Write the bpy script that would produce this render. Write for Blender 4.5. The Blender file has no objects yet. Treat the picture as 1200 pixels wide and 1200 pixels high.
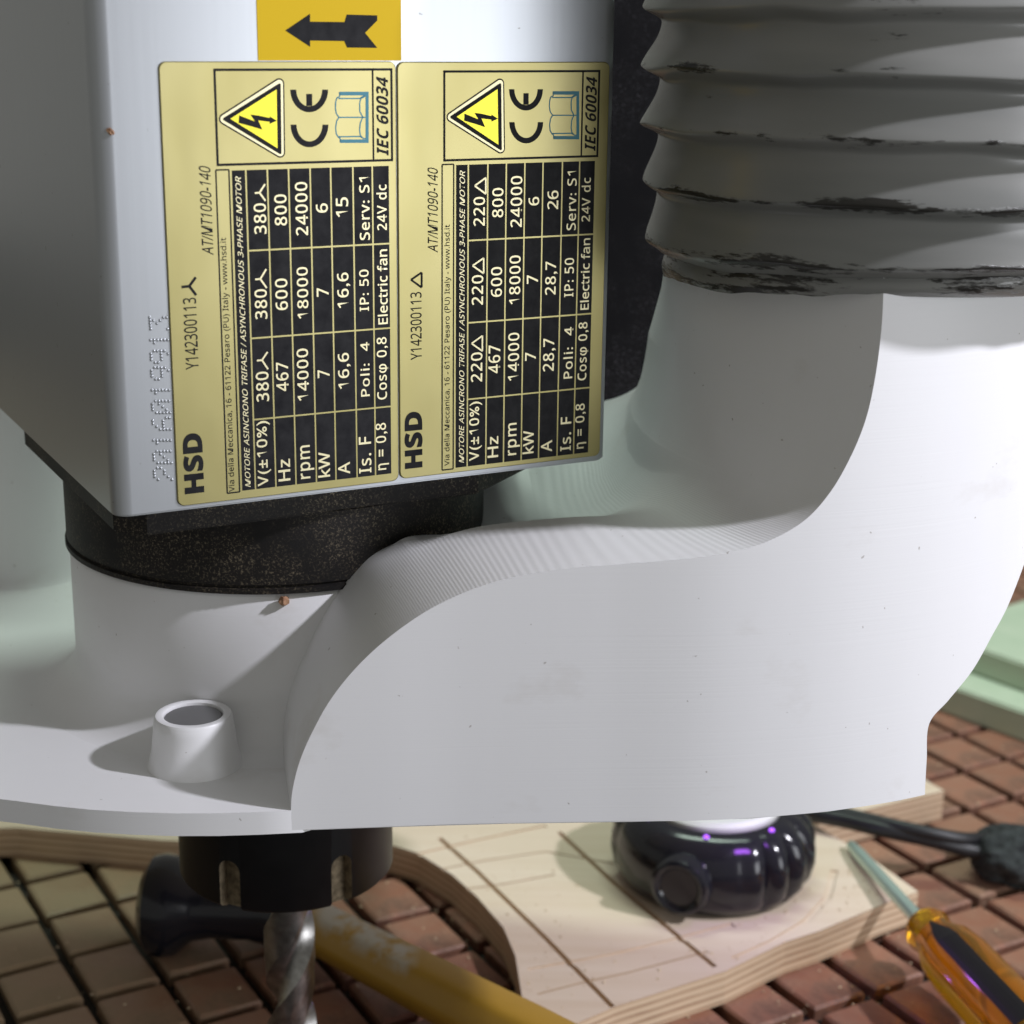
import bpy, bmesh, math, random
from mathutils import Vector, Matrix, noise
random.seed(7)
C = bpy.context.scene.collection
scene = bpy.context.scene
H0 = 0.33                      # height of the camera above the table top (m)
# ------------------------------------------------------------------ camera
F = 2017.0; PIT = math.radians(15.9); ROL = math.radians(0.66)
_f = Vector((0, math.cos(PIT), -math.sin(PIT))); _r = Vector((1, 0, 0)); _u = _r.cross(_f)
R_ = math.cos(ROL)*_r + math.sin(ROL)*_u; U_ = -math.sin(ROL)*_r + math.cos(ROL)*_u
cam = bpy.data.cameras.new('camera'); camo = bpy.data.objects.new('camera', cam); C.objects.link(camo)
m3 = Matrix((R_, U_, -_f)).transposed()
camo.matrix_world = Matrix.Translation((0, 0, H0)) @ m3.to_4x4()
cam.sensor_width = 36; cam.lens = 36*F/1200; cam.clip_start = 0.01; cam.clip_end = 50
cam.dof.use_dof = True; cam.dof.focus_distance = 0.43; cam.dof.aperture_fstop = 17
scene.camera = camo
# ------------------------------------------------------------------ world + lamps
w = bpy.data.worlds.new('World'); scene.world = w; w.use_nodes = True
w.node_tree.nodes['Background'].inputs[0].default_value = (0.92, 0.91, 0.84, 1)
w.node_tree.nodes['Background'].inputs[1].default_value = 0.19
scene.view_settings.view_transform = 'Standard'; scene.view_settings.look = 'None'
scene.view_settings.exposure = 0.42; scene.view_settings.gamma = 1
def lamp(name, loc, target, size, power, col, size_y=None):
    l = bpy.data.lights.new(name, 'AREA'); l.energy = power; l.color = col
    l.shape = 'RECTANGLE' if size_y else 'DISK'; l.size = size
    if size_y: l.size_y = size_y
    o = bpy.data.objects.new(name, l); C.objects.link(o)
    loc = Vector(loc) + Vector((0, 0, H0)); t = Vector(target) + Vector((0, 0, H0))
    o.location = loc; o.rotation_euler = (t-loc).to_track_quat('-Z', 'Y').to_euler()
    return o
lamp('key_lamp', (0.74, 0.21, 0.44), (0.0, 0.42, -0.15), 0.045, 6.9, (0.92, 0.915, 1.0))
lamp('side_fill_light', (0.93, -0.27, -0.08), (0.0, 0.42, -0.10), 0.55, 3.4, (0.93, 0.95, 1.0), 0.45)  # unseen soft fill, added to brighten front faces and metal sheen
lamp('ceiling_tube_lamp', (0.10, 0.95, 1.10), (0.0, 0.6, -0.3), 0.9, 7.0, (0.80, 1.0, 0.85), 0.15)

# ------------------------------------------------------------------ helpers
def ray(x, y): return (x-600)/F*R_ + (600-y)/F*U_ + _f
def onz(x, y, z):
    d = ray(x, y); return d*(z/d.z)
def obj(name, vs, fs, m, parent=None, origin=(0, 0, 0), smooth=None, mats=None, fmat=None):
    """vs in camera-height coordinates; z shifted so that the table top is 0"""
    o0 = Vector(origin)
    me = bpy.data.meshes.new(name)
    me.from_pydata([tuple(Vector(v)-o0) for v in vs], [], fs)
    for mm in (mats or [m]): me.materials.append(mm)
    if fmat: me.polygons.foreach_set('material_index', fmat)
    me.update()
    if smooth is not None: smooth_(me, smooth)
    o = bpy.data.objects.new(name, me); C.objects.link(o)
    o.location = o0 + Vector((0, 0, H0))
    if parent: adopt(o, parent)
    return o
def adopt(o, parent):
    pw = Vector(parent.get('wloc', tuple(parent.location)))
    wl = Vector(o.location); o['wloc'] = tuple(wl)
    o.parent = parent; o.location = wl - pw
def smooth_(me, deg):
    me.polygons.foreach_set('use_smooth', [True]*len(me.polygons))
    me.set_sharp_from_angle(angle=math.radians(deg))
def fixn(me):
    bm = bmesh.new(); bm.from_mesh(me); bmesh.ops.recalc_face_normals(bm, faces=bm.faces); bm.to_mesh(me); bm.free()
def tag(o, label=None, cat=None, group=None, kind=None):
    if label: o['label'] = label
    if cat: o['category'] = cat
    if group: o['group'] = group
    if kind: o['kind'] = kind
    return o
def empty(name, loc, **k):
    o = bpy.data.objects.new(name, None); C.objects.link(o); o.empty_display_size = .02
    o.location = Vector(loc) + Vector((0, 0, H0)); o['wloc'] = tuple(o.location); return tag(o, **k)
def lathe(name, prof, m, c=(0, 0, 0), axis=(0, 0, 1), n=96, parent=None, smooth=40, rf=None, origin=None):
    a = Vector(axis).normalized(); e1 = a.orthogonal().normalized(); e2 = a.cross(e1); c = Vector(c)
    vs = []; fs = []
    for r, h in prof:
        for k in range(n):
            t = 2*math.pi*k/n; rr = r if rf is None else rf(r, h, t)
            vs.append(c + a*h + (e1*math.cos(t)+e2*math.sin(t))*rr)
    for i in range(len(prof)-1):
        for k in range(n):
            k2 = (k+1) % n; fs.append((i*n+k, i*n+k2, (i+1)*n+k2, (i+1)*n+k))
    fs.append(tuple(range(n-1, -1, -1))); b = (len(prof)-1)*n; fs.append(tuple(range(b, b+n)))
    return obj(name, vs, fs, m, parent, origin if origin is not None else c, smooth)
def prism(name, pts, z0, z1, m, parent=None, bev=0, smooth=30, origin=None):
    n = len(pts); cx = sum(p[0] for p in pts)/n; cy = sum(p[1] for p in pts)/n
    vs = [(p[0], p[1], z0) for p in pts] + [(p[0], p[1], z1) for p in pts]
    fs = [tuple(range(n-1, -1, -1)), tuple(range(n, 2*n))] + [(i, (i+1) % n, n+(i+1) % n, n+i) for i in range(n)]
    o = obj(name, vs, fs, m, parent, origin or (cx, cy, z0))
    fixn(o.data)
    if bev:
        bm = bmesh.new(); bm.from_mesh(o.data)
        bmesh.ops.bevel(bm, geom=[e for e in bm.edges if abs(e.verts[0].co.z-e.verts[1].co.z) < 1e-6], offset=bev, segments=3, affect='EDGES')
        bm.to_mesh(o.data); bm.free()
    if smooth: smooth_(o.data, smooth)
    return o
def spline(P, n):
    out = []
    for i in range(len(P)-1):
        p0 = P[max(i-1, 0)]; p1 = P[i]; p2 = P[i+1]; p3 = P[min(i+2, len(P)-1)]
        for k in range(n):
            t = k/n
            out.append(tuple(.5*((2*b)+(-a+c)*t+(2*a-5*b+4*c-d)*t*t+(-a+3*b-3*c+d)*t**3) for a, b, c, d in zip(p0, p1, p2, p3)))
    out.append(tuple(P[-1])); return out
def tube(name, pts, rad, m, parent=None, n=14, smooth=60, origin=None):
    pts = [Vector(p) for p in pts]; vs = []; fs = []
    up = Vector((0, 0, 1))
    for i, p in enumerate(pts):
        d = (pts[min(i+1, len(pts)-1)]-pts[max(i-1, 0)]).normalized()
        e1 = d.cross(up).normalized(); e2 = e1.cross(d); r = rad[i] if isinstance(rad, (list, tuple)) else rad
        for k in range(n):
            t = 2*math.pi*k/n; vs.append(p+(e1*math.cos(t)+e2*math.sin(t))*r)
    for i in range(len(pts)-1):
        for k in range(n): fs.append((i*n+k, i*n+(k+1) % n, (i+1)*n+(k+1) % n, (i+1)*n+k))
    fs.append(tuple(range(n-1, -1, -1))); b = (len(pts)-1)*n; fs.append(tuple(range(b, b+n)))
    o = obj(name, vs, fs, m, parent, origin or pts[0], smooth); fixn(o.data); return o
# ------------------------------------------------------------------ materials
class NT:
    def __init__(s, name):
        s.m = bpy.data.materials.new(name); s.m.use_nodes = True; s.t = s.m.node_tree; s.b = s.t.nodes['Principled BSDF']
        s.co = s.t.nodes.new('ShaderNodeTexCoord')
    def n(s, ty, **k):
        x = s.t.nodes.new(ty)
        for a, b in k.items(): setattr(x, a, b)
        return x
    def l(s, a, b): s.t.links.new(a, b)
    def map(s, scale=(1, 1, 1), rot=(0, 0, 0), loc=(0, 0, 0)):
        mp = s.n('ShaderNodeMapping'); mp.inputs['Scale'].default_value = scale; mp.inputs['Rotation'].default_value = rot
        mp.inputs['Location'].default_value = loc
        s.l(s.co.outputs['Object'], mp.inputs['Vector']); return mp.outputs[0]
    def noise(s, vec, scale=1, detail=4, rough=.55):
        x = s.n('ShaderNodeTexNoise'); x.inputs['Scale'].default_value = scale; x.inputs['Detail'].default_value = detail
        x.inputs['Roughness'].default_value = rough; s.l(vec, x.inputs['Vector']); return x.outputs['Fac']
    def ramp(s, fac, stops):
        x = s.n('ShaderNodeValToRGB'); e = x.color_ramp.elements
        while len(e) < len(stops): e.new(.5)
        for q, (p, c) in zip(e, stops): q.position = p; q.color = (c if len(c) == 4 else (*c, 1))
        s.l(fac, x.inputs[0]); return x.outputs[0]
    def mix(s, fac, a, b):
        x = s.n('ShaderNodeMix', data_type='RGBA')
        for v, i in ((fac, 0), (a, 6), (b, 7)):
            if isinstance(v, (int, float)): x.inputs[i].default_value = v
            elif isinstance(v, tuple): x.inputs[i].default_value = (*v, 1)
            else: s.l(v, x.inputs[i])
        return x.outputs[2]
    def mul(s, a, b, op='MULTIPLY'):
        x = s.n('ShaderNodeMath', operation=op)
        for v, i in ((a, 0), (b, 1)):
            if isinstance(v, (int, float)): x.inputs[i].default_value = v
            else: s.l(v, x.inputs[i])
        return x.outputs[0]
    def sepz(s, vec):
        x = s.n('ShaderNodeSeparateXYZ'); s.l(vec, x.inputs[0]); return x.outputs
    def base(s, c):
        if isinstance(c, tuple): s.b.inputs['Base Color'].default_value = (*c, 1)
        else: s.l(c, s.b.inputs['Base Color'])
        return s
    def set(s, **k):
        for a, v in k.items():
            i = s.b.inputs[a.replace('_', ' ')]
            if hasattr(v, 'links'): s.l(v, i)
            else: i.default_value = v
        return s
    def bump(s, h, strength=.3, dist=.0005):
        x = s.n('ShaderNodeBump'); x.inputs['Strength'].default_value = strength; x.inputs['Distance'].default_value = dist
        s.l(h, x.inputs['Height']); s.l(x.outputs[0], s.b.inputs['Normal']); return s
def simple(name, c, rough=.5, metal=0, **k):
    t = NT(name); t.base(c).set(Roughness=rough, Metallic=metal, **k); return t.m
def mottled(name, c1, c2, scale, rough=.5, metal=0, stretch=(1, 1, 1), bs=.2, bd=.0003, lo=.3, hi=.7, detail=5, **k):
    t = NT(name); f = t.noise(t.map(stretch), scale, detail)
    t.base(t.ramp(f, [(lo, c1), (hi, c2)])).set(Roughness=rough, Metallic=metal, **k)
    if bs: t.bump(f, bs, bd)
    return t.m
# white printed plastic: faint layer lines, grime specks and smudges
t = NT('printed_plastic')
ob = t.map()
layer = t.noise(t.map((14, 14, 2600)), 1, 2)
smud = t.noise(t.map((1, 1, 1.6)), 26, 5, .62)
speck = t.ramp(t.noise(t.map(), 620, 2, .4), [(.765, (0, 0, 0)), (.80, (1, 1, 1))])
smask = t.ramp(smud, [(.60, (0, 0, 0)), (.76, (1, 1, 1))])
c = t.mix(t.mul(smask, .35), (.80, .80, .815), (.56, .52, .47))
c = t.mix(t.mul(speck, .55), c, (.20, .16, .12))
c = t.mix(t.mul(t.noise(t.map((1, 1, .12)), 180, 2), .10), c, (.66, .66, .68))
t.base(c).set(Roughness=.42).bump(layer, .07, .0003); PLA = t.m
# spindle housing
t = NT('anodised_housing')
a = t.noise(t.map((600, 600, 8)), 1, 3); b = t.noise(t.map(), 60, 4)
c = t.mix(t.mul(a, .22), (.45, .47, .495), (.36, .38, .41))
c = t.mix(t.ramp(t.noise(t.map(), 420, 2), [(.745, (0, 0, 0)), (.78, (.6, .6, .6))]), c, (.13, .11, .09))
t.base(c).set(Roughness=.34, Metallic=.65).bump(a, .08, .0001); ALU = t.m
# dusty black steel
def dusty(name, dust, amount, base=(.006, .006, .007), zs=1):
    t = NT(name); f1 = t.noise(t.map((1, 1, zs)), 1500, 3, .75); f2 = t.noise(t.map(), 45, 4)
    k = t.mul(t.ramp(f1, [(.56-amount*.1, (0, 0, 0)), (.72, (1, 1, 1))]), t.ramp(f2, [(.42, (0, 0, 0)), (.70, (1, 1, 1))]))
    haze = t.mul(t.ramp(f2, [(.3, (0, 0, 0)), (.75, (1, 1, 1))]), amount*.35)
    c = t.mix(haze, base, (.10, .075, .05)); c = t.mix(k, c, dust)
    t.base(c).set(Roughness=.6, Specular_IOR_Level=.25).bump(f1, .25, .0002); return t.m
BLACK_DUSTY = dusty('dusty_black_steel', (.30, .25, .17), .35)
BLACK = mottled('black_oxide', (.006, .006, .007), (.012, .012, .013), 60, .42, 0, bs=.05, Specular_IOR_Level=.3)
BLACK_PANEL = dusty('black_machine_panel', (.12, .12, .13), .1, (.003, .003, .0045))
# brass coloured foil
t = NT('gold_foil'); f = t.noise(t.map((1, 1, .5)), 26, 3); g = t.noise(t.map(), 700, 2)
c = t.mix(t.ramp(f, [(.35, (0, 0, 0)), (.7, (1, 1, 1))]), (.34, .30, .125), (.43, .385, .185))
t.base(c).set(Roughness=.38, Metallic=.80).bump(f, .15, .002); GOLD = t.m
GOLD_PRINT = simple('gold_print', (.72, .66, .42), .42, .7)
INK = mottled('black_ink', (.008, .008, .010), (.022, .022, .024), 300, .5, 0, bs=.03, Specular_IOR_Level=.12)
YEL = simple('yellow_ink', (.66, .58, .03), .34, .5)
TEAL = simple('teal_ink', (.03, .20, .27), .45)
STICK = simple('yellow_sticker', (.66, .44, .004), .5, 0, Specular_IOR_Level=.2)
# hose
t = NT('grey_ribbed_vinyl')
sm = t.noise(t.map((30, 30, 260)), 1, 5, .65); big = t.noise(t.map((8, 8, 60)), 1, 3)
fine = t.noise(t.map((160, 160, 900)), 1, 4, .7)
z = t.sepz(ob if False else t.map())[2]
low = t.mul(t.ramp(t.mul(t.mul(z, 1/.075, 'MULTIPLY'), 0.0, 'ADD'), [(.0, (1, 1, 1)), (.42, (.45, .45, .45)), (1, (.05, .05, .05))]), 1.0)
mask = t.mul(t.ramp(sm, [(.53, (0, 0, 0)), (.60, (1, 1, 1))]), t.ramp(fine, [(.40, (0, 0, 0)), (.54, (1, 1, 1))]))
at = t.n('ShaderNodeAttribute', attribute_name='grime'); mask = t.mul(t.ramp(t.mul(t.mul(t.mul(sm, fine, 'ADD'), at.outputs['Fac'], 'ADD'), .5), [(.685, (0, 0, 0)), (.75, (1, 1, 1))]), 1.0)
c = t.mix(t.ramp(big, [(.3, (0, 0, 0)), (.7, (1, 1, 1))]), (.165, .17, .162), (.25, .25, .237))
c = t.mix(t.mul(mask, .93), c, (.012, .010, .008))
t.base(c).set(Roughness=.27).bump(t.mul(mask, 1.0), .35, .0006); HOSE = t.m
# table
t = NT('brown_phenolic_tile'); oi = t.n('ShaderNodeObjectInfo')
f = t.noise(t.map(), 90, 5); r = t.ramp(oi.outputs['Random'], [(0, (.19, .070, .042)), (.4, (.30, .135, .085)), (.8, (.24, .10, .06)), (1, (.34, .19, .12))])
c = t.mix(t.ramp(f, [(.35, (0, 0, 0)), (.75, (.6, .6, .6))]), r, (.30, .19, .13))
f2 = t.noise(t.map(), 28, 6, .7); c = t.mix(t.ramp(f2, [(.5, (0, 0, 0)), (.66, (.8, .8, .8))]), c, (.09, .045, .03))
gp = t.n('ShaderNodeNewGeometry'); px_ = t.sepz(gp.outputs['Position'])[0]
tan_left = t.ramp(t.mul(t.mul(px_, -4.0), t.mul(t.noise(t.map(), 20, 3), .5), 'ADD'), [(.55, (0, 0, 0)), (.95, (.75, .75, .75))])  # tile colour turns tan towards the left
c = t.mix(tan_left, c, (.36, .28, .17))
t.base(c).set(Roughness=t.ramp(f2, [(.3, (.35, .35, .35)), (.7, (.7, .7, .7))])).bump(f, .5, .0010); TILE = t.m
GROOVE = mottled('groove_floor', (.008, .006, .004), (.03, .022, .015), 80, .8)
TEE = mottled('table_underlayer', (.03, .022, .016), (.06, .045, .03), 30, .8)
# plywood
def ply(name, ang):
    t = NT(name); g = t.noise(t.map((9, 130, 40), rot=(0, 0, ang)), 1, 4); b = t.noise(t.map(), 14, 3)
    c = t.mix(t.ramp(g, [(.3, (0, 0, 0)), (.75, (1, 1, 1))]), (.70, .60, .48), (.60, .48, .35))
    c = t.mix(t.mul(b, .5), c, (.74, .58, .46))
    geo = t.n('ShaderNodeNewGeometry'); nz = t.sepz(geo.outputs['Normal'])[2]
    z = t.sepz(t.map())[2]
    lam = t.ramp(t.mul(z, 1/.0028, 'MULTIPLY'), [(0, (0, 0, 0)), (1, (1, 1, 1))])
    fr = t.n('ShaderNodeMath', operation='FRACT'); t.l(t.mul(z, 1/.0030), fr.inputs[0])
    wob = t.noise(t.map((60, 60, 1600)), 1, 3)
    lam = t.ramp(t.mul(fr.outputs[0], t.mul(wob, .5), 'ADD'), [(.45, (.52, .38, .25)), (.62, (.30, .18, .11)), (.80, (.62, .48, .33))])
    side = t.ramp(nz, [(.4, (1, 1, 1)), (.6, (0, 0, 0))])
    t.base(t.mix(side, c, lam)).set(Roughness=.62).bump(g, .2, .0004); return t.m
PLY = ply('birch_plywood', .5)
AMBER = simple('amber_acetate', (.95, .46, .01), .10, 0, Transmission_Weight=.85, IOR=1.47)
CHROME = simple('satin_steel', (.62, .80, .72), .38, .8)  # greenish reflection put into the steel's base colour
t = NT('carbide'); f = t.noise(t.map(), 240, 3)
t.base(t.ramp(f, [(.35, (.26, .25, .24)), (.7, (.50, .49, .48))])).set(Roughness=.33, Metallic=1.0).bump(f, .2, .0003); STEEL = t.m
RUBBER = simple('black_rubber', (.010, .010, .012), .45)
GLOSS = simple('glossy_black_plastic', (.012, .012, .016), .16)
t = NT('worn_yellow_paint'); f = t.noise(t.map((1, 1, 1)), 70, 4, .6); z3 = t.sepz(t.map())
edge = t.noise(t.map((30, 160, 160)), 1, 3)
gx = t.mul(t.ramp(t.mul(z3[0], 10.0), [(.10, (0, 0, 0)), (.16, (1, 1, 1)), (.46, (1, 1, 1)), (.52, (0, 0, 0))]), t.ramp(t.mul(t.mul(z3[2], 40.0), .0, 'ADD'), [(.12, (0, 0, 0)), (.30, (1, 1, 1))]))
msk = t.mul(gx, t.ramp(f, [(.46, (0, 0, 0)), (.58, (1, 1, 1))]))
c = t.mix(t.mul(edge, .35), (.46, .27, .035), (.32, .17, .02))
t.base(t.mix(t.mul(msk, .8), c, (.55, .55, .50))).set(Roughness=.34); WOODY = t.m
TAN = mottled('packed_sawdust', (.12, .09, .055), (.36, .29, .19), 500, .9, bs=.6, bd=.0006)
CHIP = mottled('wood_chip', (.24, .11, .06), (.50, .30, .18), 500, .8)
OFFW = simple('off_white_plastic', (.62, .64, .58), .5)
t = NT('violet_glint'); t.base((.1, .02, .2)).set(Emission_Color=(.40, .10, 1.0, 1), Emission_Strength=1.6); GLINT = t.m  # reflected violet glints made as a self-glowing material

# ================================================================== TABLE
GA = math.radians(29.5); gx_ = Vector((math.cos(GA), math.sin(GA))); gy_ = Vector((-math.sin(GA), math.cos(GA)))
PT = .0272; PU = .0318; ZT = -.330
tb = prism('table_top', [(-1.6, .05), (1.6, .05), (1.6, 2.6), (-1.6, 2.6)], -.360, -.3355, GROOVE, smooth=None, origin=(0, .6, -.360)); tag(tb, kind='structure')
PLYPX = [(-60, 972), (20, 970), (190, 985), (330, 990), (452, 988), (490, 1000), (530, 1025), (560, 1052), (590, 1087), (604, 1120), (612, 1170), (612, 1215), (640, 1215), (720, 1180),
         (850, 1138), (920, 1104), (960, 1091), (1034, 1060), (1076, 1045), (1027, 1010), (989, 987), (955, 967)]
plyv = [onz(x, y, -.317).to_2d() for x, y in PLYPX]
plyv = plyv + [Vector((.10, .80)), Vector((-.27, .80))]
def inside(p, poly):
    c = False; n = len(poly)
    for i in range(n):
        a, b = poly[i], poly[(i+1) % n]
        if (a[1] > p[1]) != (b[1] > p[1]) and p[0] < (b[0]-a[0])*(p[1]-a[1])/(b[1]-a[1])+a[0]: c = not c
    return c
s = .0116; s2 = .0140; ch = .0009
tv = []
for zz, ss in ((-.0060, s), (-ch, s), (0, s-ch)):
    q = ss-s+s2; tv += [(-ss, -q, zz), (ss, -q, zz), (ss, q, zz), (-ss, q, zz)]
tf = [(8, 9, 10, 11)] + [(i, (i+1) % 4, 4+(i+1) % 4, 4+i) for i in range(4)] + [(4+i, 4+(i+1) % 4, 8+(i+1) % 4, 8+i) for i in range(4)]
tmes = []
for v in range(5):
    me = bpy.data.meshes.new('tile'); rr = random.Random(v)
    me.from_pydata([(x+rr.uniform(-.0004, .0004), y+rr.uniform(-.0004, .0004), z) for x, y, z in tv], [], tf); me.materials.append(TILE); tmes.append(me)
cells = []
for i in range(-40, 60):
    for j in range(-10, 70):
        p = gx_*((i+.47)*PT) + gy_*((j+.30)*PU)
        if not (-.9 < p.x < .9 and .42 < p.y < 1.6): continue
        q = [p + gx_*a*s + gy_*b*s2 for a in (-1, 1) for b in (-1, 1)]
        if all(inside(k, plyv) for k in q): continue
        P = Vector((p.x, p.y, ZT)); d = P.dot(_f); px = 600+F*P.dot(R_)/d; py = 600-F*P.dot(U_)/d
        vis = (-40 < px < 1240 and 690 < py < 1240)
        hid = (py < 955 and 20 < px < 1060)
        cells.append(((0 if (vis and not hid) else 1 if vis else 2), p.length, p))
cells.sort(key=lambda c: (c[0], c[1]))
bulk_v = []; bulk_f = []
for k, (pr, _, p) in enumerate(cells):
    if pr < 2 and k < 290:
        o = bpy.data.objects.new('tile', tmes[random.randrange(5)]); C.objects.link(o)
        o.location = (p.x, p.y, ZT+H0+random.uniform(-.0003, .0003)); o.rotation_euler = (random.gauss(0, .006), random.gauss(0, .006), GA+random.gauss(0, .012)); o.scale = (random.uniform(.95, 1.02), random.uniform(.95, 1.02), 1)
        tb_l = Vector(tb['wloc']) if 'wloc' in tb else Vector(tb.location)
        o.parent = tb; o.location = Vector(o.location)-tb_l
    else:
        b = len(bulk_v)
        for x, y, z in tv:
            q = p + gx_*x + gy_*y; bulk_v.append((q.x, q.y, ZT+z))
        bulk_f += [tuple(b+i for i in f) for f in tf]
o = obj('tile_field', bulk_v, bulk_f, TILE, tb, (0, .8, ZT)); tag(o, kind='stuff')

# plywood sheet with routed grooves
def groove(pts, wd, dp, z):
    vs = []; fs = []; P = [Vector(p) for p in pts]
    for i, p in enumerate(P):
        d = (P[min(i+1, len(P)-1)]-P[max(i-1, 0)]).normalized(); nn = Vector((-d.y, d.x))*wd/2
        for sx, zz in ((-1, -dp), (1, -dp), (1, .003), (-1, .003)): q = p+nn*sx; vs.append((q.x, q.y, z+zz))
    for i in range(len(P)-1):
        for k in range(4): fs.append((i*4+k, i*4+(k+1) % 4, i*4+4+(k+1) % 4, i*4+4+k))
    n = (len(P)-1)*4; fs += [(3, 2, 1, 0), (n, n+1, n+2, n+3)]
    return vs, fs
def cut(o, cutters, mats=None):
    bpy.context.view_layer.update()
    for vs, fs in cutters:
        me = bpy.data.meshes.new('c'); me.from_pydata([(v[0], v[1], v[2]+H0) for v in vs], [], fs)
        if mats: me.materials.append(mats)
        fixn(me); c = bpy.data.objects.new('c', me); C.objects.link(c)
        md = o.modifiers.new('b', 'BOOLEAN'); md.operation = 'DIFFERENCE'; md.object = c; md.solver = 'EXACT'
        if mats: md.material_mode = 'TRANSFER'
        bpy.context.view_layer.update()
        ev = o.evaluated_get(bpy.context.evaluated_depsgraph_get()); nm = bpy.data.meshes.new_from_object(ev)
        o.modifiers.clear(); o.data = nm; bpy.data.objects.remove(c)
sheet = prism('plywood_sheet', [tuple(p) for p in plyv], -.3299, -.317, PLY, smooth=None, origin=(.04, .6, -.3299))
tag(sheet, 'pale birch plywood sheet with curved cut-out and routed lines lying on brown tiles', 'plywood')
def pz(L): return [tuple(onz(x, y, -.317).to_2d()) for x, y in L]
G = [groove(pz([(515, 982), (560, 1022), (640, 1100), (718, 1180)]), .0020, .0022, -.317),
     groove(pz([(655, 975), (720, 1035), (780, 1085), (838, 1133)]), .0020, .0026, -.317),
     groove(pz([(470, 1006), (560, 985), (640, 968)]), .0022, .0006, -.317),
     groove(pz([(500, 1022), (570, 1008), (640, 998), (720, 1012)]), .0009, .0008, -.317),
     groove(pz([(530, 1044), (590, 1036), (650, 1025)]), .0009, .0008, -.317),
     groove(pz([(620, 1138), (720, 1120), (790, 1103), (860, 1084)]), .0035, .0005, -.317),
     groove(pz([(630, 1165), (680, 1152), (735, 1140), (830, 1115)]), .0009, .0007, -.317),
     groove(pz([(978, 1020), (970, 1052), (945, 1080), (905, 1104), (860, 1124)]), .0030, .0006, -.317)]
cut(sheet, G)
strip_px = [(940, 963), (1022, 945), (1104, 926)]
a, b = onz(930, 972, -.317).to_2d(), onz(1106, 929, -.317).to_2d()
bd = (b-a).normalized(); bn = Vector((-bd.y, bd.x))
stp = prism('plywood_strip', [tuple(a-bd*.05), tuple(b), tuple(b+bn*.028), tuple(a-bd*.05+bn*.028)], -.3298, -.316, PLY, smooth=None)
tag(stp, 'narrow plywood offcut with layered edge lying behind the screwdriver tip', 'plywood')
# boards beyond, seen past the right flank
GREENB = mottled('green_lit_board', (.42, .52, .38), (.52, .60, .46), 30, .6)  # green light on the boards put into their colour
for (p0, p1), z0, z1, lab in ((((1112, 803), (1200, 834)), -.3298, -.3145, 'lower of two boards coloured as under green light, stacked at the far right beyond the tiles'), (((1140, 757), (1200, 778)), -.3143, -.300, 'upper of two boards coloured as under green light, stacked at the far right beyond the tiles')):
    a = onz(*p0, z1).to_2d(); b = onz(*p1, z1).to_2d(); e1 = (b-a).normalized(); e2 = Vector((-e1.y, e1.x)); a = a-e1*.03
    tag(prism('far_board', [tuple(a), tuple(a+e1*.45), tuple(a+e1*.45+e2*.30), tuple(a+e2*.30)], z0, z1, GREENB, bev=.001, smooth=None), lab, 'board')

rg = random.Random(3); gv_ = []; gf_ = []
for k in range(1900):
    if k < 1500: p = gx_*rg.uniform(-.1, .75) + gy_*rg.uniform(.30, .95); zz = ZT+.0002
    else:
        q = plyv[rg.randrange(6, 20)]; p = q+Vector((rg.gauss(0, .02), rg.gauss(0, .02))); zz = -.3169
    if k < 1500 and inside(p, plyv): continue
    if k >= 1500 and not inside(p, plyv): zz = ZT+.0002
    r0 = rg.choice((.0002, .0003, .0004, .0007)); b = len(gv_); a = rg.uniform(0, 6.28)
    for q_ in range(3): gv_.append((p.x+r0*math.cos(a+q_*2.1)*rg.uniform(.6, 1.5), p.y+r0*math.sin(a+q_*2.1), zz))
    gv_.append((p.x, p.y, zz+r0*.8)); gf_ += [(b, b+1, b+3), (b+1, b+2, b+3), (b+2, b, b+3), (b, b+2, b+1)]
dst = obj('sawdust', gv_, gf_, simple('sawdust_grains', (.55, .43, .29), .95), None, (0, .6, ZT))
tag(dst, 'pale sawdust grains scattered over the tiles and plywood', 'sawdust', kind='stuff')
# ================================================================== DUST SHOE
CX, CY = -.0672, .4745
YF = [(-.30, .56), (-.24, .47), (-.19, .418), (-.15, .392), (-.12, .3838), (-.1025, .3797), (-.0815, .3780), (-.065, .3787), (-.047, .3810), (-.030, .3828), (-.0117, .3847), (.0219, .3869), (.0484, .3883), (.070, .3918), (.0868, .3963), (.1038, .4031), (.118, .4115), (.132, .423), (.144, .437), (.154, .456), (.160, .480), (.162, .505)]
def yf(x):
    for i in range(len(YF)-1):
        a, b = YF[i], YF[i+1]
        if x <= b[0]:
            t = (x-a[0])/(b[0]-a[0]); m0 = YF[max(i-1, 0)]; m3_ = YF[min(i+2, len(YF)-1)]
            d1 = (b[1]-m0[1])/(b[0]-m0[0])*(b[0]-a[0]); d2 = (m3_[1]-a[1])/(m3_[0]-a[0])*(b[0]-a[0])
            return (2*t**3-3*t*t+1)*a[1]+(t**3-2*t*t+t)*d1+(-2*t**3+3*t*t)*b[1]+(t**3-t*t)*d2
    return YF[-1][1]
def onfront(x, y):
    d = ray(x, y); tt = .4
    for _ in range(30): tt = .5*tt+.5*yf(tt*d.x)/d.y
    return d*tt
shoe = empty('dust_shoe', (0, .45, -.190), label='white printed plastic dust shoe with a swooping hood round the spindle nose', cat='dust shoe')
ZB, ZP = -.1902, -.184
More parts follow.
